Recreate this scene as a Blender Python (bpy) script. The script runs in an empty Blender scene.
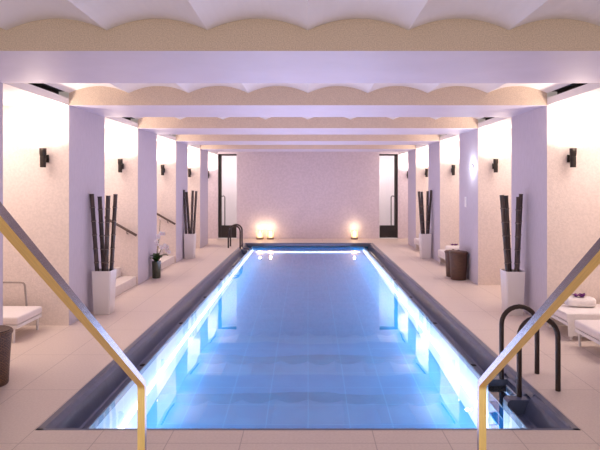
import bpy, bmesh, math, random
from mathutils import Vector, Matrix
random.seed(7)
SC = bpy.context.scene
COL = SC.collection
PI = math.pi

# ------------------------------------------------------------------ materials
def newmat(name):
    m = bpy.data.materials.new(name); m.use_nodes = True
    nt = m.node_tree; nt.nodes.clear()
    out = nt.nodes.new('ShaderNodeOutputMaterial')
    return m, nt, out

def N(nt, t, **kw):
    n = nt.nodes.new(t)
    for k, v in kw.items(): setattr(n, k, v)
    return n

def mat(name, col, rough=0.5, metal=0.0, var=0.0, vscale=8, bump=0.0, bscale=60, emit=None, estr=0.0, spec=0.5, stretch=None, col2=None, detail=4, coat=0.0):
    m, nt, out = newmat(name)
    b = N(nt, 'ShaderNodeBsdfPrincipled'); L = nt.links
    L.new(b.outputs[0], out.inputs[0])
    b.inputs['Base Color'].default_value = (*col, 1)
    b.inputs['Roughness'].default_value = rough
    b.inputs['Metallic'].default_value = metal
    b.inputs['Specular IOR Level'].default_value = spec
    b.inputs['Coat Weight'].default_value = coat
    if emit: b.inputs['Emission Color'].default_value = (*emit, 1); b.inputs['Emission Strength'].default_value = estr
    tc = N(nt, 'ShaderNodeTexCoord'); mp = N(nt, 'ShaderNodeMapping')
    L.new(tc.outputs['Object'], mp.inputs[0])
    if stretch: mp.inputs['Scale'].default_value = stretch
    if var or col2:
        no = N(nt, 'ShaderNodeTexNoise'); no.inputs['Scale'].default_value = vscale; no.inputs['Detail'].default_value = detail
        L.new(mp.outputs[0], no.inputs['Vector'])
        r = N(nt, 'ShaderNodeValToRGB'); L.new(no.outputs[0], r.inputs[0])
        c2 = col2 or tuple(c * (1 - var) for c in col)
        r.color_ramp.elements[0].position = .36; r.color_ramp.elements[1].position = .64
        r.color_ramp.elements[0].color = (*c2, 1); r.color_ramp.elements[1].color = (*col, 1)
        L.new(r.outputs[0], b.inputs['Base Color'])
    if bump:
        n2 = N(nt, 'ShaderNodeTexNoise'); n2.inputs['Scale'].default_value = bscale; n2.inputs['Detail'].default_value = 3
        L.new(mp.outputs[0], n2.inputs['Vector'])
        bp = N(nt, 'ShaderNodeBump'); bp.inputs['Strength'].default_value = bump; bp.inputs['Distance'].default_value = .01
        L.new(n2.outputs[0], bp.inputs['Height']); L.new(bp.outputs[0], b.inputs['Normal'])
    return m

M = {}
M['stucco'] = mat('stucco', (.78, .675, .625), .85, var=.10, vscale=38, bump=.35, bscale=70, spec=.2)
M['column'] = mat('column_pool_tint', (.61, .56, .63), .75, var=.05, vscale=30, bump=.15, bscale=60, spec=.25, stretch=(1, 1, .3))  # pool-facing pier ends, lilac light from the pool put into the colour
M['plaster'] = mat('ceiling_plaster', (.80, .765, .775), .45, var=.04, vscale=3, spec=.35)
M['beam_plaster_pool_tint'] = mat('beam_plaster_pool_tint', (.66, .62, .735), .5, var=.05, vscale=2.5, spec=.35)  # smooth beam plaster with the pool's lilac light tinted into it
M['sand'] = mat('sand_stone', (.79, .65, .525), .9, vscale=120, col2=(.63, .51, .41), bump=.3, bscale=90, spec=.2, detail=2)
M['farwall'] = mat('far_wall_stucco', (.75, .665, .73), .85, var=.10, vscale=16, bump=.3, bscale=40, spec=.2)
M['white'] = mat('white_paint', (.86, .83, .82), .5)
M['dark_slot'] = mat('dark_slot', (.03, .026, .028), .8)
M['bronze'] = mat('dark_bronze', (.045, .03, .026), .38, metal=.6)
M['sconce'] = mat('sconce_metal', (.035, .026, .022), .45, metal=.5)
M['slate'] = mat('slate', (.085, .105, .185), .28, var=.15, vscale=9, bump=.08, bscale=30, spec=.6)
M['slate_dark'] = mat('slate_dark', (.03, .032, .04), .5)
M['black'] = mat('black_opening', (.004, .004, .004), .8)
M['side_reflection'] = mat('brass_side_reflection', (.31, .30, .36), .22, metal=1.0, var=.1, vscale=12, stretch=(1.2, 1.2, 30))  # sides of the brass rails, greyed to imitate the pool's reflection
M['gold'] = mat('brushed_brass', (1.0, .74, .29), .34, metal=.8, var=.12, vscale=12, stretch=(30, 1.2, 1.2), bump=.06, bscale=40)
M['pot'] = mat('pot_glaze', (.80, .76, .745), .32, spec=.5)
M['soil'] = mat('pot_fill', (.05, .035, .025), .9, bump=.5, bscale=80)
M['bamboo'] = mat('dark_bamboo', (.085, .055, .046), .36, vscale=7, col2=(.032, .020, .018), stretch=(3, 3, .5), spec=.5)
M['bamboo_ring'] = mat('bamboo_node', (.20, .15, .12), .5)
M['leaf'] = mat('orchid_leaf', (.035, .11, .02), .35, var=.3, vscale=10)
M['stem'] = mat('orchid_stem', (.10, .09, .03), .5)
M['petal'] = mat('orchid_petal', (.86, .84, .86), .6)
M['lip'] = mat('orchid_lip', (.62, .30, .45), .6)
M['vase'] = mat('dark_green_vase', (.035, .045, .018), .18, spec=.6, coat=.4)
M['purple'] = mat('purple_flower', (.22, .03, .26), .6)
M['frame'] = mat('lounger_frame', (.76, .72, .70), .45)
M['mattress'] = mat('lounger_fabric', (.84, .77, .75), .85, var=.05, vscale=60, bump=.2, bscale=200, spec=.2)
M['towel'] = mat('towel', (.88, .83, .82), .95, var=.05, vscale=40, bump=.5, bscale=160, spec=.1)
M['wiretube'] = mat('grey_wire', (.33, .28, .26), .4, metal=.5)
M['switch'] = mat('switch_plate', (.85, .84, .88), .35)
M['step'] = mat('stair_stone', (.75, .67, .62), .7, var=.06, vscale=14, bump=.1)
M['rail_wood'] = mat('handrail_brown', (.10, .065, .055), .4)
M['door_frame'] = mat('door_frame', (.022, .018, .018), .45)
M['holder_base'] = mat('candle_base', (.30, .22, .16), .6)
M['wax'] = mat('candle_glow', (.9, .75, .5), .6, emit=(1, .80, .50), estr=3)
M['flame'] = mat('flame', (1, .8, .4), .6, emit=(1, .86, .55), estr=30)
M['led'] = mat('led', (1, 1, 1), .5, emit=(.80, .93, 1.0), estr=9)
M['spot_lens'] = mat('spot_lens', (1, 1, 1), .5, emit=(.86, .96, 1.0), estr=60)

def frosted():
    m, nt, out = newmat('frosted_glass')
    t = N(nt, 'ShaderNodeBsdfTransparent'); t.inputs[0].default_value = (1, .93, .82, 1)
    d = N(nt, 'ShaderNodeBsdfTranslucent'); d.inputs[0].default_value = (1, .9, .75, 1)
    mx = N(nt, 'ShaderNodeMixShader'); mx.inputs[0].default_value = .35
    nt.links.new(t.outputs[0], mx.inputs[1]); nt.links.new(d.outputs[0], mx.inputs[2]); nt.links.new(mx.outputs[0], out.inputs[0])
    return m
M['frost'] = frosted()

def clear_glass():
    m, nt, out = newmat('door_glass')
    t = N(nt, 'ShaderNodeBsdfTransparent'); t.inputs[0].default_value = (.97, .95, .96, 1)
    g = N(nt, 'ShaderNodeBsdfGlossy'); g.inputs['Roughness'].default_value = .05
    f = N(nt, 'ShaderNodeFresnel'); f.inputs[0].default_value = 1.4
    mx = N(nt, 'ShaderNodeMixShader')
    nt.links.new(f.outputs[0], mx.inputs[0]); nt.links.new(t.outputs[0], mx.inputs[1]); nt.links.new(g.outputs[0], mx.inputs[2]); nt.links.new(mx.outputs[0], out.inputs[0])
    return m
M['glass'] = clear_glass()

def water():
    m, nt, out = newmat('pool_water')
    L = nt.links
    tc = N(nt, 'ShaderNodeTexCoord')
    mp = N(nt, 'ShaderNodeMapping'); L.new(tc.outputs['Object'], mp.inputs[0])
    no = N(nt, 'ShaderNodeTexNoise'); no.inputs['Scale'].default_value = 1.3; no.inputs['Detail'].default_value = 1.5
    L.new(mp.outputs[0], no.inputs['Vector'])
    bp = N(nt, 'ShaderNodeBump'); bp.inputs['Strength'].default_value = .05; bp.inputs['Distance'].default_value = .05
    L.new(no.outputs[0], bp.inputs['Height'])
    r = N(nt, 'ShaderNodeBsdfRefraction'); r.inputs['IOR'].default_value = 1.33; r.inputs['Roughness'].default_value = 0
    r.inputs['Color'].default_value = (.82, .88, 1.0, 1)
    g = N(nt, 'ShaderNodeBsdfGlossy'); g.inputs['Roughness'].default_value = .0; g.inputs['Color'].default_value = (.93, .93, 1, 1)
    f = N(nt, 'ShaderNodeFresnel'); f.inputs[0].default_value = 2.1
    mx = N(nt, 'ShaderNodeMixShader')
    for s in (r, g, f): L.new(bp.outputs[0], s.inputs['Normal'])
    L.new(f.outputs[0], mx.inputs[0]); L.new(r.outputs[0], mx.inputs[1]); L.new(g.outputs[0], mx.inputs[2]); L.new(mx.outputs[0], out.inputs[0])
    return m
M['water'] = water()

def line_mask(nt, val, period, offset, width):
    """1 near val = offset + k*period"""
    L = nt.links
    a = N(nt, 'ShaderNodeMath', operation='SUBTRACT'); L.new(val, a.inputs[0]); a.inputs[1].default_value = offset - period / 2
    d = N(nt, 'ShaderNodeMath', operation='DIVIDE'); L.new(a.outputs[0], d.inputs[0]); d.inputs[1].default_value = period
    f = N(nt, 'ShaderNodeMath', operation='FRACT'); L.new(d.outputs[0], f.inputs[0])
    c = N(nt, 'ShaderNodeMath', operation='COMPARE'); L.new(f.outputs[0], c.inputs[0]); c.inputs[1].default_value = .5; c.inputs[2].default_value = width / period / 2
    return c.outputs[0]

def tiled(name, base, dark, joint, px, py, ox, oy, w, rough, vs=40, absx=False, zaxis=False, bump=0.0):
    m, nt, out = newmat(name); L = nt.links
    b = N(nt, 'ShaderNodeBsdfPrincipled'); L.new(b.outputs[0], out.inputs[0]); b.inputs['Roughness'].default_value = rough
    tc = N(nt, 'ShaderNodeTexCoord'); sp = N(nt, 'ShaderNodeSeparateXYZ'); L.new(tc.outputs['Object'], sp.inputs[0])
    xx = sp.outputs[0]
    if absx:
        ab = N(nt, 'ShaderNodeMath', operation='ABSOLUTE'); L.new(xx, ab.inputs[0]); xx = ab.outputs[0]
    if zaxis:
        ad = N(nt, 'ShaderNodeMath', operation='ADD'); L.new(sp.outputs[1], ad.inputs[0]); L.new(sp.outputs[0], ad.inputs[1]); xx = ad.outputs[0]
        yy = sp.outputs[2]
    else:
        yy = sp.outputs[1]
    l1 = line_mask(nt, xx, px, ox, w); l2 = line_mask(nt, yy, py, oy, w)
    mxm = N(nt, 'ShaderNodeMath', operation='MAXIMUM'); L.new(l1, mxm.inputs[0]); L.new(l2, mxm.inputs[1])
    no = N(nt, 'ShaderNodeTexNoise'); no.inputs['Scale'].default_value = vs; no.inputs['Detail'].default_value = 3; L.new(tc.outputs['Object'], no.inputs['Vector'])
    r = N(nt, 'ShaderNodeValToRGB'); r.color_ramp.elements[0].position = .38; r.color_ramp.elements[1].position = .62
    r.color_ramp.elements[0].color = (*dark, 1); r.color_ramp.elements[1].color = (*base, 1); L.new(no.outputs[0], r.inputs[0])
    mix = N(nt, 'ShaderNodeMix', data_type='RGBA'); L.new(mxm.outputs[0], mix.inputs[0]); L.new(r.outputs[0], mix.inputs[6]); mix.inputs[7].default_value = (*joint, 1)
    L.new(mix.outputs[2], b.inputs['Base Color'])
    if bump:
        bp = N(nt, 'ShaderNodeBump'); bp.inputs['Strength'].default_value = bump; bp.inputs['Distance'].default_value = .004
        L.new(no.outputs[0], bp.inputs['Height']); L.new(bp.outputs[0], b.inputs['Normal'])
    return m
M['deck'] = tiled('deck_stone', (.74, .62, .54), (.69, .57, .495), (.48, .385, .335), .47, .93, 1.84, 4.5, .006, .42, 60, absx=True)
M['pool_floor'] = tiled('pool_floor_tile', (.008, .25, .52), (.006, .22, .48), (.03, .32, .59), .40, .40, 0, .1, .012, .3, 3)
M['pool_wall'] = tiled('pool_wall_tile', (.78, .83, .93), (.73, .79, .92), (.88, .92, .97), .20, .20, 0, .1, .008, .3, 3, zaxis=True)

def wicker():
    m, nt, out = newmat('dark_wicker'); L = nt.links
    b = N(nt, 'ShaderNodeBsdfPrincipled'); L.new(b.outputs[0], out.inputs[0]); b.inputs['Roughness'].default_value = .5
    tc = N(nt, 'ShaderNodeTexCoord'); sp = N(nt, 'ShaderNodeSeparateXYZ'); L.new(tc.outputs['Object'], sp.inputs[0])
    at = N(nt, 'ShaderNodeMath', operation='ARCTAN2'); L.new(sp.outputs[1], at.inputs[0]); L.new(sp.outputs[0], at.inputs[1])
    s = N(nt, 'ShaderNodeMath', operation='MULTIPLY'); L.new(at.outputs[0], s.inputs[0]); s.inputs[1].default_value = .16
    cb = N(nt, 'ShaderNodeCombineXYZ'); L.new(s.outputs[0], cb.inputs[0]); L.new(sp.outputs[2], cb.inputs[1])
    br = N(nt, 'ShaderNodeTexBrick'); L.new(cb.outputs[0], br.inputs['Vector']); br.inputs['Scale'].default_value = 1
    br.inputs['Brick Width'].default_value = .035; br.inputs['Row Height'].default_value = .014; br.inputs['Mortar Size'].default_value = .0022
    br.inputs['Color1'].default_value = (.17, .075, .038, 1); br.inputs['Color2'].default_value = (.11, .048, .026, 1); br.inputs['Mortar'].default_value = (.014, .008, .006, 1)
    L.new(br.outputs[0], b.inputs['Base Color'])
    bp = N(nt, 'ShaderNodeBump'); bp.inputs['Strength'].default_value = .5; bp.inputs['Distance'].default_value = .004; bp.invert = True
    L.new(br.outputs['Fac'], bp.inputs['Height']); L.new(bp.outputs[0], b.inputs['Normal'])
    return m
M['wicker'] = wicker()

# ------------------------------------------------------------------ geometry helpers
def tag(o, label=None, cat=None, group=None, kind=None):
    if label: o['label'] = label
    if cat: o['category'] = cat
    if group: o['group'] = group
    if kind: o['kind'] = kind
    return o

def obj(name, bm, ms, parent=None, smooth=False, loc=None):
    me = bpy.data.meshes.new(name)
    bmesh.ops.recalc_face_normals(bm, faces=bm.faces)
    bm.to_mesh(me); bm.free()
    for m in (ms if isinstance(ms, (list, tuple)) else [ms]): me.materials.append(m)
    if smooth:
        for p in me.polygons: p.use_smooth = True
        try: me.set_sharp_from_angle(angle=math.radians(40))
        except Exception: pass
    o = bpy.data.objects.new(name, me); COL.objects.link(o)
    if parent: o.parent = parent
    if loc: o.location = loc
    return o

def empty(name, label, cat, loc=(0, 0, 0), rz=0, group=None):
    o = bpy.data.objects.new(name, None); COL.objects.link(o)
    o.location = loc; o.rotation_euler = (0, 0, rz); o.empty_display_size = .1
    return tag(o, label, cat, group)

def copy_tree(o, parent=None):
    c = o.copy(); COL.objects.link(c)
    if parent: c.parent = parent
    for ch in list(o.children): copy_tree(ch, c)
    return c

def box(bm, x0, x1, y0, y1, z0, z1, bev=0.0, mi=0):
    r = bmesh.ops.create_cube(bm, size=1)
    vs = r['verts']
    for v in vs:
        v.co = Vector((x0 + (v.co.x + .5) * (x1 - x0), y0 + (v.co.y + .5) * (y1 - y0), z0 + (v.co.z + .5) * (z1 - z0)))
    fs = set(f for v in vs for f in v.link_faces)
    for f in fs: f.material_index = mi
    if bev:
        es = set(e for v in vs for e in v.link_edges)
        bmesh.ops.bevel(bm, geom=list(es), offset=bev, segments=3, affect='EDGES', profile=.5)
    return bm

def nb(): return bmesh.new()
def bx(*a, **k): return box(nb(), *a, **k)

def tube(bm, pts, rad, seg=10, cap=True):
    """round tube along pts; rad number or list"""
    pts = [Vector(p) for p in pts]; n = len(pts)
    rads = rad if isinstance(rad, (list, tuple)) else [rad] * n
    ref = None; rings = []
    for i, p in enumerate(pts):
        t = (pts[min(i + 1, n - 1)] - pts[max(i - 1, 0)]).normalized()
        if ref is None:
            ref = t.orthogonal().normalized()
        ref = (ref - t * ref.dot(t)).normalized(); b = t.cross(ref)
        rings.append([bm.verts.new(p + (ref * math.cos(2 * PI * k / seg) + b * math.sin(2 * PI * k / seg)) * rads[i]) for k in range(seg)])
    for a, c in zip(rings, rings[1:]):
        for k in range(seg): bm.faces.new((a[k], a[(k + 1) % seg], c[(k + 1) % seg], c[k]))
    if cap: bm.faces.new(rings[0][::-1]); bm.faces.new(rings[-1])
    return bm

def lathe(bm, prof, seg=32, mi=0, cx=0, cy=0):
    rings = []
    for r, z in prof:
        if r < 1e-6: rings.append([bm.verts.new((cx, cy, z))])
        else: rings.append([bm.verts.new((cx + r * math.cos(2 * PI * k / seg), cy + r * math.sin(2 * PI * k / seg), z)) for k in range(seg)])
    for a, c in zip(rings, rings[1:]):
        for k in range(seg):
            k2 = (k + 1) % seg
            if len(a) == 1 and len(c) == 1: continue
            if len(a) == 1: f = bm.faces.new((a[0], c[k2], c[k]))
            elif len(c) == 1: f = bm.faces.new((a[k], a[k2], c[0]))
            else: f = bm.faces.new((a[k], a[k2], c[k2], c[k]))
            f.material_index = mi
    return bm

def prism(bm, poly, axis, a0, a1, mi=0):
    """extrude 2-D polygon along axis: 'x' poly=(y,z); 'y' poly=(x,z); 'z' poly=(x,y)"""
    def P(p, a): return {'x': (a, p[0], p[1]), 'y': (p[0], a, p[1]), 'z': (p[0], p[1], a)}[axis]
    A = [bm.verts.new(P(p, a0)) for p in poly]; B = [bm.verts.new(P(p, a1)) for p in poly]
    n = len(poly); fs = [bm.faces.new(A[::-1]), bm.faces.new(B)]
    for i in range(n): fs.append(bm.faces.new((A[i], A[(i + 1) % n], B[(i + 1) % n], B[i])))
    for f in fs: f.material_index = mi
    return bm

def offset_poly(pts, w):
    """closed outline of a 2-D polyline with half width w (mitred)"""
    n = len(pts); Ls, Rs = [], []
    for i in range(n):
        p = Vector(pts[i])
        d1 = (Vector(pts[i]) - Vector(pts[i - 1])).normalized() if i > 0 else None
        d2 = (Vector(pts[i + 1]) - Vector(pts[i])).normalized() if i < n - 1 else None
        if d1 is None: d1 = d2
        if d2 is None: d2 = d1
        n1 = Vector((-d1.y, d1.x)); n2 = Vector((-d2.y, d2.x)); m = (n1 + n2).normalized()
        k = w / max(.3, m.dot(n1))
        Ls.append(tuple(p + m * k)); Rs.append(tuple(p - m * k))
    return Ls + Rs[::-1]

def fillet(pts, r, seg=6):
    out = [Vector(pts[0])]
    for i in range(1, len(pts) - 1):
        p, a, b = Vector(pts[i]), Vector(pts[i - 1]), Vector(pts[i + 1])
        da, db = (a - p).normalized(), (b - p).normalized()
        ang = da.angle(db); t = min(r / math.tan(ang / 2), (a - p).length * .49, (b - p).length * .49)
        p1, p2 = p + da * t, p + db * t
        for k in range(seg + 1):
            s = k / seg; out.append((1 - s) ** 2 * p1 + 2 * s * (1 - s) * p + s * s * p2)
    out.append(Vector(pts[-1]))
    return [tuple(v) for v in out]

def struct(name, bm, m, parent=None, smooth=False):
    o = obj(name, bm, m, parent, smooth)
    if not parent: o['kind'] = 'structure'
    return o

# ------------------------------------------------------------------ the room
W = 2.80            # inner face of the columns
OW = 4.75           # outer walls of the bays
BEAM = 2.58
YF = [3.90, 6.56, 9.22, 11.88, 14.54]
TH = [1.24, 1.15, 1.15, 1.15, 1.15]
YR = [a + b for a, b in zip(YF, TH)]
YW = 17.20
PX = 1.83; PY0, PY1 = 3.76, 15.90    # edge of the pool in the deck
LX = 1.57; WZ = -.10; PD = -1.38     # inner lip, water level, pool bottom
NICHE = {1: (4.50, 4.87), -1: (14.64, 15.01)}

# floor with the pool opening
b = nb()
for (x0, x1, y0, y1) in ((-OW, -PX, -.6, YW), (PX, OW, -.6, YW), (-PX, PX, -.6, PY0), (-PX, PX, PY1, YW)):
    box(b, x0, x1, y0, y1, -.25, 0)
struct('floor', b, M['deck'])
# vaulted ceiling
b = nb()
prof = []
for i in range(8 * 14 + 1):
    x = -W + i * .7 / 14
    u = ((x + W) % .7) / .7 if i % 14 else 0
    prof.append((x, 2.722 + .082 * (1 - (2 * u - 1) ** 2) if i % 14 else 2.722))
poly = prof + [(W, 2.95), (-W, 2.95)]
prism(b, poly, 'y', -.6, YW + .2)
struct('ceiling', b, M['plaster'])
for s, nm in ((-1, 'left'), (1, 'right')):
    b = bx(min(s * W, s * OW), max(s * W, s * OW), -.6, YW + .2, BEAM, 2.95)
    # the bay soffit stands back from the vault so a slot stays open above the fascia
    b.free(); b = bx(min(s * (W + .16), s * OW), max(s * (W + .16), s * OW), -.6, YW + .2, BEAM, 2.95)
    struct('ceiling', b, M['white'])
    b = bx(min(s * OW, s * (OW + .15)), max(s * OW, s * (OW + .15)), -.6, YW + .2, 0, 2.95)
    struct('wall_' + nm, b, M['stucco'])
    for k in range(5):
        # pier: a cross wall whose pool-facing end is the column
        b = bx(min(s * W, s * OW), max(s * W, s * OW), YF[k], YR[k], 0, BEAM)
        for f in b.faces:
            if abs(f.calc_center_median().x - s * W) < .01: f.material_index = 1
        struct('wall_' + nm, b, [M['stucco'], M['column']])
# fascia boards and slot above them, bay by bay
tn = 1
seg = [(-.6, YF[0])] + [(YR[k], YF[k + 1]) for k in range(4)] + [(YR[4], YW)]
for s in (-1, 1):
    for (y0, y1) in seg:
        b = nb(); X = lambda a: s * (W + a)
        poly = [(X(0), BEAM), (X(.16), BEAM), (X(.16), BEAM + .03), (X(.035), BEAM + .03), (X(.035), 2.662), (X(0), 2.662)]
        prism(b, poly, 'y', y0, y1)
        struct('trim_%d' % tn, b, M['plaster']); tn += 1
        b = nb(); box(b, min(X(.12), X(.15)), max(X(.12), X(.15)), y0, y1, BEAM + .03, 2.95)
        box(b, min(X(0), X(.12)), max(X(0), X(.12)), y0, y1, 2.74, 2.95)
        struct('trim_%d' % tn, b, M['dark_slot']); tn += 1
# ceiling beams: sandy front face, smooth plaster underside
for k in range(5):
    b = nb()
    poly = [(x, z + .01) for x, z in prof] + [(W, BEAM), (-W, BEAM)]
    prism(b, poly, 'y', YF[k], YR[k])
    b.normal_update()
    for f in b.faces:
        f.material_index = 1 if abs(f.normal.y) > .7 else 0
    struct('ceiling_beam', b, [M['beam_plaster_pool_tint'], M['sand']])

# far wall with two glazed doors
DX0, DX1 = 2.19, 2.765
b = nb()
box(b, -DX0, DX0, YW, YW + .2, 0, 2.95)
for s in (-1, 1):
    box(b, min(s * DX1, s * OW), max(s * DX1, s * OW), YW, YW + .2, 0, 2.95)
    box(b, min(s * DX0, s * DX1), max(s * DX0, s * DX1), YW, YW + .2, 2.60, 2.95)
struct('wall_back', b, M['farwall'])
for i, s in enumerate((-1, 1)):
    A = lambda a, c: (min(s * a, s * c), max(s * a, s * c))
    d = tag(bpy.data.objects.new('door_%d' % (i + 1), None), kind='structure'); COL.objects.link(d); d.location = (0, YW + .06, 0)
    b = nb()
    box(b, *A(DX1 - .1, DX1), 0, .06, .02, 2.62); box(b, *A(DX0, DX1), 0, .06, 2.55, 2.62); box(b, *A(DX0, DX0 + .008), 0, .06, .02, 2.62)
    obj('door_frame', b, M['door_frame'], d)
    obj('kick_panel', bx(*A(DX0 + .02, DX1 - .1), .01, .05, .02, .40), M['door_frame'], d)
    obj('pane', bx(*A(DX0 + .02, DX1 - .1), .025, .032, .40, 2.55), M['glass'], d)
    hx = s * (DX1 - .15)
    b = tube(nb(), [(hx + s * .045, .0, 1.30), (hx - s*.03, -.035, 1.31), (hx - s * .06, -.05, 1.27), (hx - s * .06, -.05, .43), (hx - s*.04, .0, .40)], .014, 8)
    obj('handle', b, M['bronze'], d, True)
    # bright vestibule behind the door
    b = nb()
    box(b, *A(1.7, 3.3), YW + 1.5, YW + 1.6, 0, 2.8); box(b, *A(1.6, 1.7), YW + .2, YW + 1.6, 0, 2.8); box(b, *A(3.3, 3.4), YW + .2, YW + 1.6, 0, 2.8)
    box(b, *A(1.6, 3.4), YW + .2, YW + 1.6, 2.8, 2.9); box(b, *A(1.6, 3.4), YW, YW + 1.6, -.1, 0)
    struct('wall_behind_door', b, M['white'])

# ------------------------------------------------------------------ the pool
# basin walls, split around the ladder niches
for s in (-1, 1):
    n0, n1 = NICHE[s]
    A = lambda a, c: (min(s * a, s * c), max(s * a, s * c))
    b = nb()
    for (y0, y1) in ((PY0 + .02, n0), (n1, PY1 - .02)):
        box(b, *A(LX + .0005, LX + .007), y0, y1, PD, -.094)
    box(b, *A(LX + .151, LX + .18), n0 - .03, n1 + .03, PD, -.092)
    box(b, *A(LX, LX + .18), n0 - .03, n0, PD, -.10); box(b, *A(LX, LX + .18), n1, n1 + .03, PD, -.10)
    struct('wall_pool_left' if s < 0 else 'wall_pool_right', b, M['pool_wall'])
struct('wall_pool_near', bx(-LX - .2, LX + .2, PY0 - .05, PY0 + .02, PD, -.04), M['pool_wall'])
struct('wall_pool_far', bx(-LX - .2, LX + .2, PY1 - .02, PY1 + .05, PD, -.04), M['pool_floor'])
struct('floor_pool', bx(-LX - .2, LX + .2, PY0, PY1, PD - .1, PD), M['pool_floor'])
# water
b = nb(); g = bmesh.ops.create_grid(b, x_segments=1, y_segments=1, size=.5)
for v in b.verts: v.co = Vector((v.co.x * 2 * LX, PY0 + .02 + (v.co.y + .5) * (PY1 - PY0 - .04), WZ))
for s in (-1, 1):
    n0, n1 = NICHE[s]
    vs = [b.verts.new((s * x, y, WZ)) for x, y in ((LX, n0), (LX + .15, n0), (LX + .15, n1), (LX, n1))]
    b.faces.new(vs)
wo = obj('pool_water', b, M['water'])
for p in wo.data.polygons:
    if p.normal.z < 0: p.flip()
tag(wo, 'still blue pool water mirroring the ceiling beams', 'water', kind='stuff')

# slate overflow gutters on both long sides, slate edge on the short sides
for s in (-1, 1):
    n0, n1 = NICHE[s]
    c = [(PX + .001, .002), (PX - .045, .002), (PX - .052, -.010), (PX - .085, -.026), (PX - .094, -.044), (PX - .135, -.15), (PX - .15, -.160), (LX + .03, -.150), (LX + .008, -.104), (LX + .004, -.092), (LX - .002, -.092), (LX, -.24), (PX + .001, -.24)]
    b = nb()
    for (y0, y1) in ((PY0, n0 - .1), (n1 + .1, PY1)):
        prism(b, [(s * x, z) for x, z in c], 'y', y0, y1)
    # block with the ladder niche
    blk = [(PX + .001, .002), (PX - .045, .002), (PX - .058, -.004), (PX - .075, -.03), (LX + .20, -.045), (LX + .02, -.045), (LX - .002, -.065), (LX - .002, -.24), (PX + .001, -.24)]
    for (y0, y1) in ((n0 - .1, n0), (n1, n1 + .1)):
        prism(b, [(s * x, z) for x, z in blk], 'y', y0, y1)
    blk2 = [(PX + .001, .002), (PX - .045, .002), (PX - .058, -.004), (PX - .075, -.03), (LX + .16, -.04), (LX + .16, -.24), (PX + .001, -.24)]
    prism(b, [(s * x, z) for x, z in blk2], 'y', n0, n1)
    o = struct('trim_%d' % tn, b, M['slate']); tn += 1
    # outlets in the gutter
    ys = [y for y in (3.98, 5.6, 7.3, 9.0, 10.7, 12.4, 14.0, 15.5) if not (n0 - .2 < y < n1 + .2)]
    for y in ys:
        d = obj('gutter_outlet', lathe(nb(), [(0, .004), (.03, .004), (.034, .002), (.034, -.002), (0, -.002)], 16), M['black'], o, loc=(s * (LX + .078), y, -.156))
b = nb(); box(b, -PX, PX, PY0, PY0 + .022, -.06, .002); struct('trim_%d' % tn, b, M['slate']); tn += 1
b = nb(); prism(b, [(PY1 + .001, .002), (PY1 - .05, .002), (PY1 - .075, -.01), (PY1 - .085, -.09), (PY1 + .001, -.09)], 'x', -PX, PX); struct('trim_%d' % tn, b, M['slate']); tn += 1

# underwater light strips
for nm, dims, lab in (('left', (-LX + .001, -LX + .02, PY0 + .1, PY1 - .1, -.86, -.80), 'long white light strip under water along the left pool wall'),
                      ('right', (LX - .02, LX - .001, NICHE[1][1] + .05, PY1 - .1, -.86, -.80), 'long white light strip under water along the right pool wall'),
                      ('far', (-LX + .1, LX - .1, PY1 - .045, PY1 - .021, -1.30, -1.22), 'white light strip under water across the far end of the pool')):
    o = obj('underwater_light', bx(*dims), M['led']); tag(o, lab, 'light', 'strip lights under the water')

# ladders
def ladder(s, label):
    n0, n1 = NICHE[s]; cy = (n0 + n1) / 2
    t = empty('pool_ladder', label, 'ladder', (s * (1.9 if s > 0 else 1.98), cy, 0), group='pool ladders')
    hw = .205
    for q in (-1, 1):
        y = q * hw
        pts = [(s * (1.69 - 1.9), y, -.05), (s * (1.69 - 1.9), y, .43)]
        for k in range(1, 12):
            a = PI * k / 12
            pts.append((s * (1.845 - 1.9 - .155 * math.cos(a)), y, .43 + .155 * math.sin(a)))
        pts += [(s * .1, y, .43), (s * .1, y, .0)]
        obj('rail', tube(nb(), pts, .0205, 14), M['bronze'], t, True)
    for k in range(4):
        z = -.22 - k * .24
        obj('tread', bx(min(s * (LX - 1.9), s * (LX + .13 - 1.9)), max(s * (LX - 1.9), s * (LX + .13 - 1.9)), -.18, .18, z - .03, z, bev=.006), M['pool_floor'], t)
    return t
ladder(1, 'dark bronze twin hoop pool ladder at the near right corner')
ladder(-1, 'dark bronze twin hoop pool ladder at the far left corner')

# brass handrails in front of the camera
def brass(s, label):
    t = empty('brass_handrail', label, 'handrail', (-.5825 if s < 0 else .6095, 1.97, 0), group='brass handrails')
    pts = fillet([(0, 0), (0, .955), (-1.50, 2.01), (-1.50, 0)], .035, 6)
    pts = [(y - .005, z - .006 if z > .1 else z) for y, z in pts]
    b = prism(nb(), offset_poly(pts, .0105), 'x', -.013, .013)
    b.normal_update()
    for f in b.faces: f.material_index = 1 if abs(f.normal.x) > .7 else 0
    obj('rail', b, [M['gold'], M['side_reflection']], t)
    for y in (0, -1.5):
        obj('base_plate', lathe(nb(), [(0, .012), (.045, .012), (.05, .008), (.05, 0), (0, 0)], 24), M['gold'], t, True, loc=(0, y, 0))
brass(-1, 'brushed brass square handrail slanting in from the left edge')
brass(1, 'brushed brass square handrail slanting in from the right edge')

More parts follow.
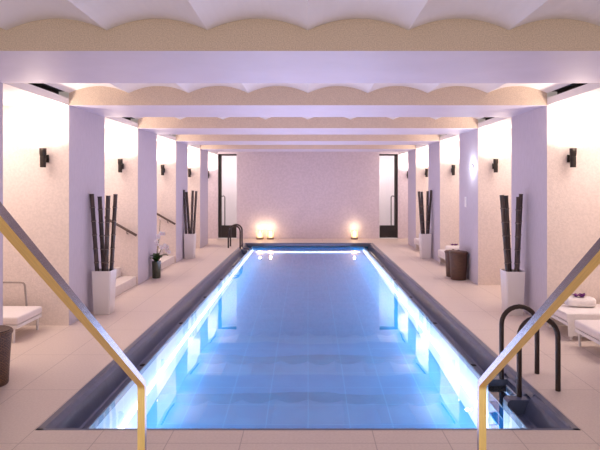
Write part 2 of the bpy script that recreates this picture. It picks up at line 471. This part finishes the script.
# ------------------------------------------------------------------ stairs in two left bays
for (i, (y0, y1, lab)) in enumerate(((YR[1], YF[2], 'a'), (YR[2], YF[3], 'b'))):
    b = nb()
    for k in range(7):
        x1 = -(W + .03 + .25 * k)
        box(b, -OW, x1, y0, y1, .145 * k, .145 * (k + 1), bev=.004)
    struct('stairs', b, M['step'])
    yy = y1 - .06
    t = empty('wall_handrail', ['brown slanted handrail on the wall behind the near bamboo planter', 'brown slanted handrail on the wall behind the white orchid'][i], 'handrail', (-2.80, y1, 0), group='stair handrails')
    p0, p1 = Vector((.0, -.07, .82)), Vector((-1.6, -.07, 1.73))
    pts = [Vector((0, 0, .80)) + Vector((0, -.02, 0)), Vector((0, -.07, .815))]
    obj('rail', tube(nb(), [p0, p0.lerp(p1, .5), p1], .021, 10), M['rail_wood'], t, True)
    for f in (.10, .5, .9):
        q = p0.lerp(p1, f)
        obj('bracket', tube(nb(), [q + Vector((0, 0, -.015)), q + Vector((0, .01, -.06)), q + Vector((0, .068, -.07))], .008, 8), M['rail_wood'], t, True)

# ------------------------------------------------------------------ sconces
def sconce_proto():
    t = empty('wall_sconce', 'x', 'wall lamp')
    obj('upper_shade', lathe(nb(), [(0, .02), (.033, .02), (.0345, .03), (.0385, .055), (.039, .115), (.034, .115), (.031, .06), (0, .06)], 24), M['sconce'], t, True)
    obj('lower_shade', lathe(nb(), [(0, -.05), (.028, -.05), (.029, -.105), (.033, -.105), (.0335, .0), (.0335, .012), (.030, .02), (0, .02)], 24), M['sconce'], t, True)
    b = nb(); box(b, -.012, .012, .02, .088, -.015, .012); box(b, -.028, .028, .082, .094, -.045, .045, bev=.003)
    obj('bracket', b, M['sconce'], t)
    return t
sp0 = None
names = ['first and nearest', 'second from the front', 'third from the front', 'fourth from the front', 'farthest, on the end wall beside the door,']
for s, sd in ((-1, 'left'), (1, 'right')):
    for k in range(5):
        y = (YF[1:] + [YW])[k]
        o = sp0 = sconce_proto() if sp0 is None else sp0
        if not (s == -1 and k == 0): o = copy_tree(sp0)
        o.location = (s * 3.06, y - .095, 1.955)
        o['label'] = 'dark tube wall sconce, %s of those on the %s side' % (names[k].rstrip(','), sd) if k < 4 else 'dark tube wall sconce on the end wall beside the %s glass door' % sd
        o['group'] = 'dark wall sconces'
        l = bpy.data.lights.new('sconce_lamp', 'SPOT'); l.spot_size = math.radians(176); l.spot_blend = 1.0; l.shadow_soft_size = .05; l.energy = 42; l.color = (1, .82, .68)
        lo = bpy.data.objects.new('sconce_lamp', l); COL.objects.link(lo); lo.location = (s * 3.06, y - .23, 2.06); lo.rotation_euler = (PI, 0, 0)
        l = bpy.data.lights.new('bay_fill', 'AREA'); l.shape = 'RECTANGLE'; l.size = 1.2; l.size_y = .9; l.energy = 21; l.color = (1, .88, .80)  # added fill that brightens the bay, no fixture there
        lo = bpy.data.objects.new('bay_fill', l); COL.objects.link(lo); lo.location = (s * 3.7, y - .75, BEAM - .01)

# ------------------------------------------------------------------ bamboo planters
def pole_bm(p0, p1, r):
    p0, p1 = Vector(p0), Vector(p1); n = 6; pts, rr = [], []
    for k in range(n):
        for f, q in ((.03, 1.16), (.07, .97), (.5, .95), (.93, .98), (.985, 1.10)):
            pts.append(p0.lerp(p1, (k + f) / n)); rr.append(r * q)
    return tube(nb(), pts, rr, 12)
def ring_bm(p0, p1, r, f):
    p0, p1 = Vector(p0), Vector(p1); d = (p1 - p0).normalized(); c = p0.lerp(p1, f)
    return tube(nb(), [c - d * .005, c - d * .002, c + d * .002, c + d * .005], [r * 1.08, r * 1.2, r * 1.2, r * 1.08], 12)
def planter(loc, mir, label, seed):
    rnd = random.Random(seed)
    t = empty('bamboo_planter', label, 'planter', loc, group='white planters with bamboo poles')
    b = nb()
    prof4 = [(.098, 0), (.101, .004), (.120, .545), (.120, .555), (.110, .555), (.108, .48)]
    def sq(r, z): return [b.verts.new((sx * r, sy * r, z)) for sx, sy in ((-1, -1), (1, -1), (1, 1), (-1, 1))]
    rings = [sq(r, z) for r, z in prof4]
    for a, c in zip(rings, rings[1:]):
        for k in range(4): b.faces.new((a[k], a[(k + 1) % 4], c[(k + 1) % 4], c[k]))
    b.faces.new(rings[0][::-1])
    ve = [e for e in b.edges if abs(e.verts[0].co.z - e.verts[1].co.z) > .3]
    bmesh.ops.bevel(b, geom=ve, offset=.012, segments=3, affect='EDGES')
    obj('pot', b, M['pot'], t, True)
    obj('soil', bx(-.106, .106, -.106, .106, .47, .49), M['soil'], t)
    tops = [(-.140, -.03, 1.52), (-.072, .02, 1.51), (.062, -.03, 1.515), (.132, .03, 1.52)]
    bots = [(-.072, -.04, .48), (-.018, .04, .48), (.036, -.04, .48), (.076, .04, .48)]
    rs = [.028, .028, .028, .026]
    for p1, p0, r in zip(tops, bots, rs):
        p1 = (mir * p1[0] + rnd.uniform(-.012, .012), p1[1], p1[2] + rnd.uniform(-.02, .02)); p0 = (mir * p0[0], p0[1], p0[2])
        pl = obj('bamboo_pole', pole_bm(p0, p1, r), M['bamboo'], t, True)
        for k in range(1, 6):
            obj('node_ring', ring_bm(p0, p1, r, k / 6), M['bamboo_ring'], pl, True)
planter((-2.62, 7.2, 0), 1, 'tall white planter of dark bamboo poles, nearest on the left side', 1)
planter((-2.655, 12.6, 0), 1, 'tall white planter of dark bamboo poles, farther back on the left side', 2)
planter((2.61, 7.15, 0), 1, 'tall white planter of dark bamboo poles, nearest on the right side', 3)
planter((2.635, 12.6, 0), 1, 'tall white planter of dark bamboo poles, farther back on the right side', 4)

# ------------------------------------------------------------------ wicker baskets
def basket(loc, r, h, label, cat='basket'):
    t = empty('wicker_basket', label, cat, loc, group='brown wicker baskets')
    ra = r * .83
    obj('body', lathe(nb(), [(0, 0), (ra, 0), (ra + .004, .01), (r * .93, h * .55), (r, h * .93), (r * .96, h * .93), (0, h * .90)], 36), M['wicker'], t, True)
    obj('rim', lathe(nb(), [(r * .95, h * .90), (r + .006, h * .91), (r + .010, h * .94), (r + .004, h * .97), (r * .94, h * .97)], 36), M['wicker'], t, True)
    ld = obj('lid', lathe(nb(), [(r * .95, h * .965), (r * .94, h * .99), (r * .6, h * 1.005), (0, h * 1.01)], 36), M['wicker'], t, True)
    obj('knob', lathe(nb(), [(.018, h * 1.0), (.020, h * 1.03), (.012, h * 1.045), (0, h * 1.048)], 14), M['wicker'], ld, True)
basket((-2.63, 4.62, 0), .168, .455, 'brown wicker basket at the left edge beside the near column')
basket((2.625, 9.77, 0), .155, .495, 'larger front brown wicker basket of the pair by the right column')
basket((2.615, 10.09, 0), .145, .47, 'rear brown wicker basket half hidden behind another basket')

# ------------------------------------------------------------------ orchid
t = empty('potted_orchid', 'white orchid in a dark green vase by the left column', 'plant', (-2.685, 9.92, 0))
obj('vase', lathe(nb(), [(0, 0), (.068, 0), (.074, .01), (.078, .16), (.080, .30), (.074, .30), (.068, .05), (0, .05)], 28), M['vase'], t, True)
obj('moss', lathe(nb(), [(.073, .27), (.06, .285), (0, .30)], 20), M['leaf'], t, True)
def leaf_bm(ang, ln, w, lift, z0):
    b = nb(); n = 8; d = Vector((math.cos(ang), math.sin(ang), 0)); sd = Vector((-d.y, d.x, 0)); rows = []
    for i in range(n + 1):
        u = i / n; c = d * (ln * u) + Vector((0, 0, z0 + lift * math.sin(u * 2.2)))
        ww = w * math.sin(PI * min(.98, .12 + .86 * u)) ** .7
        rows.append([b.verts.new(c - sd * ww + Vector((0, 0, .012))), b.verts.new(c), b.verts.new(c + sd * ww + Vector((0, 0, .012)))])
    for a, c in zip(rows, rows[1:]):
        for k in range(2): b.faces.new((a[k], a[k + 1], c[k + 1], c[k]))
    bmesh.ops.solidify(b, geom=list(b.faces), thickness=.004)
    return b
for ang, ln, lf in ((.15, .20, .13), (2.9, .11, .12), (1.3, .16, .11), (4.3, .17, .09), (5.5, .18, .12), (1.9, .15, .14)):
    obj('leaf', leaf_bm(ang, ln, .056, lf, .28), M['leaf'], t, True)
sts = [[(0, 0, .28), (.01, -.01, .45), (.03, -.02, .60), (.05, -.03, .72), (.10, -.05, .80), (.16, -.07, .79)],
       [(.02, .01, .28), (.05, 0, .42), (.10, -.02, .54), (.16, -.04, .59), (.22, -.05, .55), (.25, -.06, .47)],
       [(.0, .01, .28), (.03, 0, .52), (.05, 0, .72), (.06, 0, .90), (.07, -.01, 1.05)]]
blooms = []
for j, p in enumerate(sts):
    obj('stem', tube(nb(), p, .0055, 6), M['stem'], t, True)
    for q in (p[2:] if j < 2 else p[4:]): blooms.append(q)
    if j < 2:
        for a, c in zip(p[2:], p[3:]): blooms.append(tuple((Vector(a) + Vector(c)) / 2 + Vector((-.025, -.02, -.01))))
def bloom_bm(sc, rnd):
    b = nb()
    for k in range(5):
        a = 2 * PI * k / 5 + PI / 2
        ww = .55 if k in (0, 2, 3) else .8
        c = b.verts.new((0, -.004, 0)); ring = []
        for i in range(9):
            u = i / 8; th = (u - .5) * PI * 1.2
            rr = sc * (1.0 * math.cos(th * .75)); off = sc * ww * math.sin(th) * .62
            ring.append(b.verts.new((math.cos(a) * rr - math.sin(a) * off, -.006 - .01 * math.cos(th), math.sin(a) * rr + math.cos(a) * off)))
        for x, y in zip(ring, ring[1:]): b.faces.new((c, x, y))
    return b
rnd = random.Random(3)
for q in blooms:
    sc = rnd.uniform(.034, .044)
    if q[2] > .95: sc *= .45
    o = obj('blossom', bloom_bm(sc, rnd), M['petal'], t, loc=(q[0], q[1] - .02, q[2]))
    o.rotation_euler = (rnd.uniform(-.4, .3), rnd.uniform(-.5, .5), rnd.uniform(-.7, .7))
    obj('lip', lathe(nb(), [(0, .009), (.007, .004), (.008, -.004), (0, -.01)], 8), M['lip'], o, True, loc=(0, -.018, -.004))

# ------------------------------------------------------------------ loungers (foot at local x=0, head towards +x)
def lounger(label, side_bar=False):
    t = empty('sun_lounger', label, 'lounger', group='low white sun loungers')
    hw = .275; Lg = 1.85
    b = nb()
    for y in (-hw, hw - .035): box(b, 0, Lg, y, y + .035, .145, .185, bev=.004)
    for x in (0, .62, 1.2, Lg - .035): box(b, x, x + .035, -hw + .03, hw - .03, .148, .182)
    obj('frame', b, M['frame'], t)
    for x in (.03, Lg - .06):
        for y in (-hw + .004, hw - .034):
            obj('leg', tube(nb(), [(x + .012, y + .015, .15), (x + .012, y + .015, .0)], [.016, .014], 10), M['frame'], t, True)
    b = nb(); box(b, -.01, 1.18, -hw, hw, .186, .272, bev=.022)
    obj('mattress', b, M['mattress'], t, True)
    b = nb(); box(b, 0, .70, -hw, hw, 0, .085, bev=.022)
    for v in b.verts: v.co = Matrix.Rotation(-math.radians(20), 4, 'Y') @ v.co + Vector((1.165, 0, .188))
    obj('backrest', b, M['mattress'], t, True)
    obj('piping', bx(.0, 1.17, -hw - .002, -hw + .006, .226, .232), M['frame'], t)
    if side_bar:
        pts = fillet([(.16, hw - .012, .18), (.19, hw - .012, .54), (.88, hw - .012, .54), (.92, hw - .012, .18)], .05, 5)
        obj('side_bar', tube(nb(), pts, .011, 10), M['wiretube'], t, True)
    return t
LR = lounger('white low sun lounger with a rolled towel, right bay, near the wall')
LR.location = (2.76, 6.215, 0)
L2 = copy_tree(LR); L2.location = (2.73, 5.455, 0); L2['label'] = 'white low sun lounger cut by the right edge, nearest to the camera'
L3 = copy_tree(LR); L3.location = (2.75, 11.56, 0); L3['label'] = 'small white towel-covered lounger behind the pair of wicker baskets'
L4 = copy_tree(LR); L4.location = (2.74, 14.17, 0); L4['label'] = 'farthest small white lounger behind the right rear planter'
LL = lounger('white low lounger with a thin grey metal bar on the left side', True)
LL.location = (-3.03, 6.10, 0); LL.scale = (-1, 1, 1)

# towels
def drape(name, path, x0, x1, th, label, loc, wav=.02, nx=18):
    """cloth along path (y,z), spread over x, slightly wavy hem"""
    pts = [Vector(p) for p in fillet(path, .02, 4)]; b = nb(); A, B = [], []
    n = len(pts)
    for i, p in enumerate(pts):
        d = (pts[min(i + 1, n - 1)] - pts[max(i - 1, 0)]).normalized(); nn = Vector((d.y, -d.x)) * abs(th)
        u = i / (n - 1); ra, rb = [], []
        for k in range(nx + 1):
            w = -wav * max(0, u - .45) * (1 + math.sin(k * 1.7 + .6)); h = .012 * max(0, u - .6) * math.sin(k * .9)
            x = x0 + (x1 - x0) * k / nx
            ra.append(b.verts.new((x, p.x + w, p.y + h))); rb.append(b.verts.new((x, p.x + w - nn.x, p.y + h - nn.y)))
        A.append(ra); B.append(rb)
    for i in range(n - 1):
        for k in range(nx):
            b.faces.new((A[i][k], A[i][k + 1], A[i + 1][k + 1], A[i + 1][k])); b.faces.new((B[i][k], B[i + 1][k], B[i + 1][k + 1], B[i][k + 1]))
        for k in (0, nx): b.faces.new((A[i][k], A[i + 1][k], B[i + 1][k], B[i][k]))
    for i in (0, n - 1):
        for k in range(nx): b.faces.new((A[i][k], A[i][k + 1], B[i][k + 1], B[i][k]))
    o = obj(name, b, M['towel'], None, True, loc=loc); return o
o = drape('draped_towel', [(.05, .284), (-.284, .284), (-.292, .20), (-.31, .05)], -.02, .62, -.006, '', (2.76, 6.215, 0))
tag(o, 'white towel hanging over the side of the lounger under the purple flower', 'towel', 'white draped towels')
o = drape('draped_towel', [(.284, .10), (.284, .284), (-.284, .284), (-.292, .12)], .0, .42, -.006, '', (2.75, 11.56, 0), wav=.006)
tag(o, 'white towel laid across the lounger behind the wicker baskets', 'towel', 'white draped towels')
o = drape('draped_towel', [(.284, .12), (.284, .284), (-.284, .284), (-.292, .12)], .0, .35, -.006, '', (2.74, 14.17, 0), wav=.006)
tag(o, 'white towel laid across the farthest lounger on the right', 'towel', 'white draped towels')

def towel_roll(loc, label, rz=0):
    b = nb(); n = 12; seg = 20; rings = []
    for i in range(n + 1):
        u = i / n * 2 - 1; e = (1 - abs(u) ** 8) ** .5 if abs(u) < 1 else 0
        rr = .82 + .18 * e
        ring = []
        for k in range(seg):
            a = 2 * PI * k / seg
            lump = 1 + .05 * math.sin(3 * a + 1)
            ring.append(b.verts.new((u * .145, .10 * rr * lump * math.copysign(abs(math.cos(a)) ** .8, math.cos(a)), .055 + .055 * rr * math.copysign(abs(math.sin(a)) ** .8, math.sin(a)))))
        rings.append(ring)
    for a, c in zip(rings, rings[1:]):
        for k in range(seg): b.faces.new((a[k], a[(k + 1) % seg], c[(k + 1) % seg], c[k]))
    for ring, sg in ((rings[0], -1), (rings[-1], 1)):   # rolled spiral ends
        cur = ring
        for f, dx in ((.85, 0), (.80, -.008), (.55, -.008), (.50, 0), (.25, 0), (.2, -.006)):
            nr = [b.verts.new((v.co.x + sg * dx, v.co.y * f / 1, .055 + (v.co.z - .055) * f)) for v in ring]
            for k in range(seg): b.faces.new((cur[k], cur[(k + 1) % seg], nr[(k + 1) % seg], nr[k]))
            cur = nr
        b.faces.new(cur)
    o = obj('rolled_towel', b, M['towel'], None, True, loc=loc); o.rotation_euler = (0, 0, rz)
    return tag(o, label, 'towel', 'rolled white towels')
def flower(loc, label):
    t = empty('purple_flower', label, 'flower', loc, group='purple flowers on towels')
    for j, (dx, dy) in enumerate(((-.035, 0), (.015, -.02), (.05, .015))):
        for k in range(5):
            a = 2 * PI * k / 5 + j
            b = nb(); c = Vector((math.cos(a), math.sin(a), 0)); s = Vector((-c.y, c.x, 0)); vs = []
            for i in range(10):
                th = 2 * PI * i / 10
                vs.append(b.verts.new(c * (.022 + .022 * math.cos(th)) + s * .016 * math.sin(th) + Vector((dx, dy, .002 + .034 * (.5 + .5 * math.cos(th))))))
            b.faces.new(vs); bmesh.ops.solidify(b, geom=list(b.faces), thickness=.003)
            obj('petal', b, M['purple'], t)
towel_roll((3.05, 6.28, .2852), 'rolled white towel under the purple flower, near right lounger', -.12)
flower((3.03, 6.26, .394), 'purple flower on the rolled towel, near right lounger')
towel_roll((3.0, 11.58, .2852), 'rolled white towel on the lounger behind the wicker baskets', -.1)
flower((3.02, 11.58, .394), 'small purple flower on the towel roll behind the wicker baskets')

# ------------------------------------------------------------------ candles at the far wall
def candle(x, label, first=[None]):
    y = YW - .20
    if first[0] is None:
        t = empty('candle_lantern', label, 'candle', (x, y, 0), group='lit candle lanterns')
        obj('base', lathe(nb(), [(0, 0), (.105, 0), (.11, .01), (.11, .055), (.10, .06), (0, .06)], 28), M['holder_base'], t, True)
        obj('glass_shade', lathe(nb(), [(.088, .06), (.098, .075), (.100, .27), (.095, .27), (.092, .08)], 28), M['frost'], t, True)
        cd = obj('candle', lathe(nb(), [(0, .06), (.055, .06), (.055, .17), (.045, .175), (0, .168)], 20), M['wax'], t, True)
        obj('flame', lathe(nb(), [(0, .172), (.010, .185), (.013, .20), (.007, .225), (0, .245)], 12), M['flame'], cd, True)
        first[0] = t
    else:
        t = copy_tree(first[0]); t.location = (x, y, 0); t['label'] = label
    l = bpy.data.lights.new('candle_lamp', 'POINT'); l.energy = 2.2; l.color = (1, .76, .46); l.shadow_soft_size = .03
    lo = bpy.data.objects.new('candle_lamp', l); COL.objects.link(lo); lo.location = (x, y + .03, .36)
candle(-1.46, 'left one of the two glowing candle lanterns standing side by side')
candle(-1.14, 'right one of the two glowing candle lanterns standing side by side')
candle(1.41, 'single glowing candle lantern right of centre at the far wall')

# ------------------------------------------------------------------ spot and switches on the right column
t = empty('wall_spotlight', 'small bright white spotlight on the right column above the baskets', 'light', (W, 9.50, 1.95))
b = nb(); lathe(b, [(0, 0), (.055, 0), (.058, .01), (.05, .03), (.04, .03), (.036, .012), (0, .012)], 24)
for v in b.verts: v.co = Vector((-v.co.z, v.co.y, v.co.x))
obj('housing', b, M['switch'], t, True)
b = nb(); lathe(b, [(0, .022), (.036, .018), (.038, .013), (0, .0125)], 20)
for v in b.verts: v.co = Vector((-v.co.z, v.co.y, v.co.x))
obj('lens', b, M['spot_lens'], t, True)
l = bpy.data.lights.new('spot_lamp', 'POINT'); l.energy = 5; l.color = (.85, .93, 1); l.shadow_soft_size = .03
lo = bpy.data.objects.new('spot_lamp', l); COL.objects.link(lo); lo.location = (W - .10, 9.50, 1.95)
t = empty('light_switch', 'white switch plate with stacked buttons on the right column', 'switch', (W, 9.94, 1.345))
obj('plate', bx(-.010, 0, -.045, .045, -.09, .09, bev=.003), M['switch'], t)
for k in range(3):
    obj('button', bx(-.016, -.010, -.03, .03, -.075 + k * .052, -.03 + k * .052, bev=.002), M['white'], t)

# ------------------------------------------------------------------ lights
def area(loc, sx, sy, energy, color, rot=(0, 0, 0), name='room_lamp'):
    l = bpy.data.lights.new(name, 'AREA'); l.shape = 'RECTANGLE'; l.size = sx; l.size_y = sy; l.energy = energy; l.color = color
    o = bpy.data.objects.new(name, l); COL.objects.link(o); o.location = loc; o.rotation_euler = rot
    return o
for k in range(4):   # glow of the lit pool on ceiling and columns
    area((0, 5.4 + k * 3.0, WZ + .03), 2.4, 2.9, 44, (.75, .68, .98), (PI, 0, 0), 'pool_glow')
for s in (-1, 1):   # added fill, strengthens the wash of the underwater lights over the basin walls
    area((s * 1.12, (PY0 + PY1) / 2, -.85), .10, PY1 - PY0 - .8, 135, (.82, .94, 1.0), (0, -s * PI / 2, 0), 'underwater_fill')
area((0, 9.5, -.35), 1.6, 10, 5.5, (.8, .93, 1.0), (0, 0, 0), 'underwater_fill')  # added fill for the pool floor, no fixture in mid-water
for s in (-1, 1):
    area((s * 2.5, YW + .50, 2.78), 1.2, .5, 20, (1, .93, .94), (0, 0, 0), 'vestibule_lamp')
w = bpy.data.worlds.new('World'); SC.world = w; w.use_nodes = True
bg = w.node_tree.nodes['Background']; bg.inputs[0].default_value = (1.0, .925, .86, 1); bg.inputs[1].default_value = .95

# ------------------------------------------------------------------ camera
cam = bpy.data.cameras.new('camera'); co = bpy.data.objects.new('camera', cam); COL.objects.link(co)
co.location = (0, 0, 1.646); co.rotation_euler = (PI / 2, 0, 0)
cam.sensor_fit = 'HORIZONTAL'; cam.sensor_width = 36; cam.lens = 560 / 600 * 36
cam.shift_x = -8 / 600; cam.shift_y = -40 / 600; cam.clip_start = .02
SC.camera = co
SC.view_settings.view_transform = 'Standard'; SC.view_settings.look = 'None'; SC.view_settings.exposure = 0.24
SC.cycles.caustics_refractive = False; SC.cycles.caustics_reflective = False
SC.cycles.sample_clamp_indirect = 4.0
SC.cycles.max_bounces = 10; SC.cycles.diffuse_bounces = 5
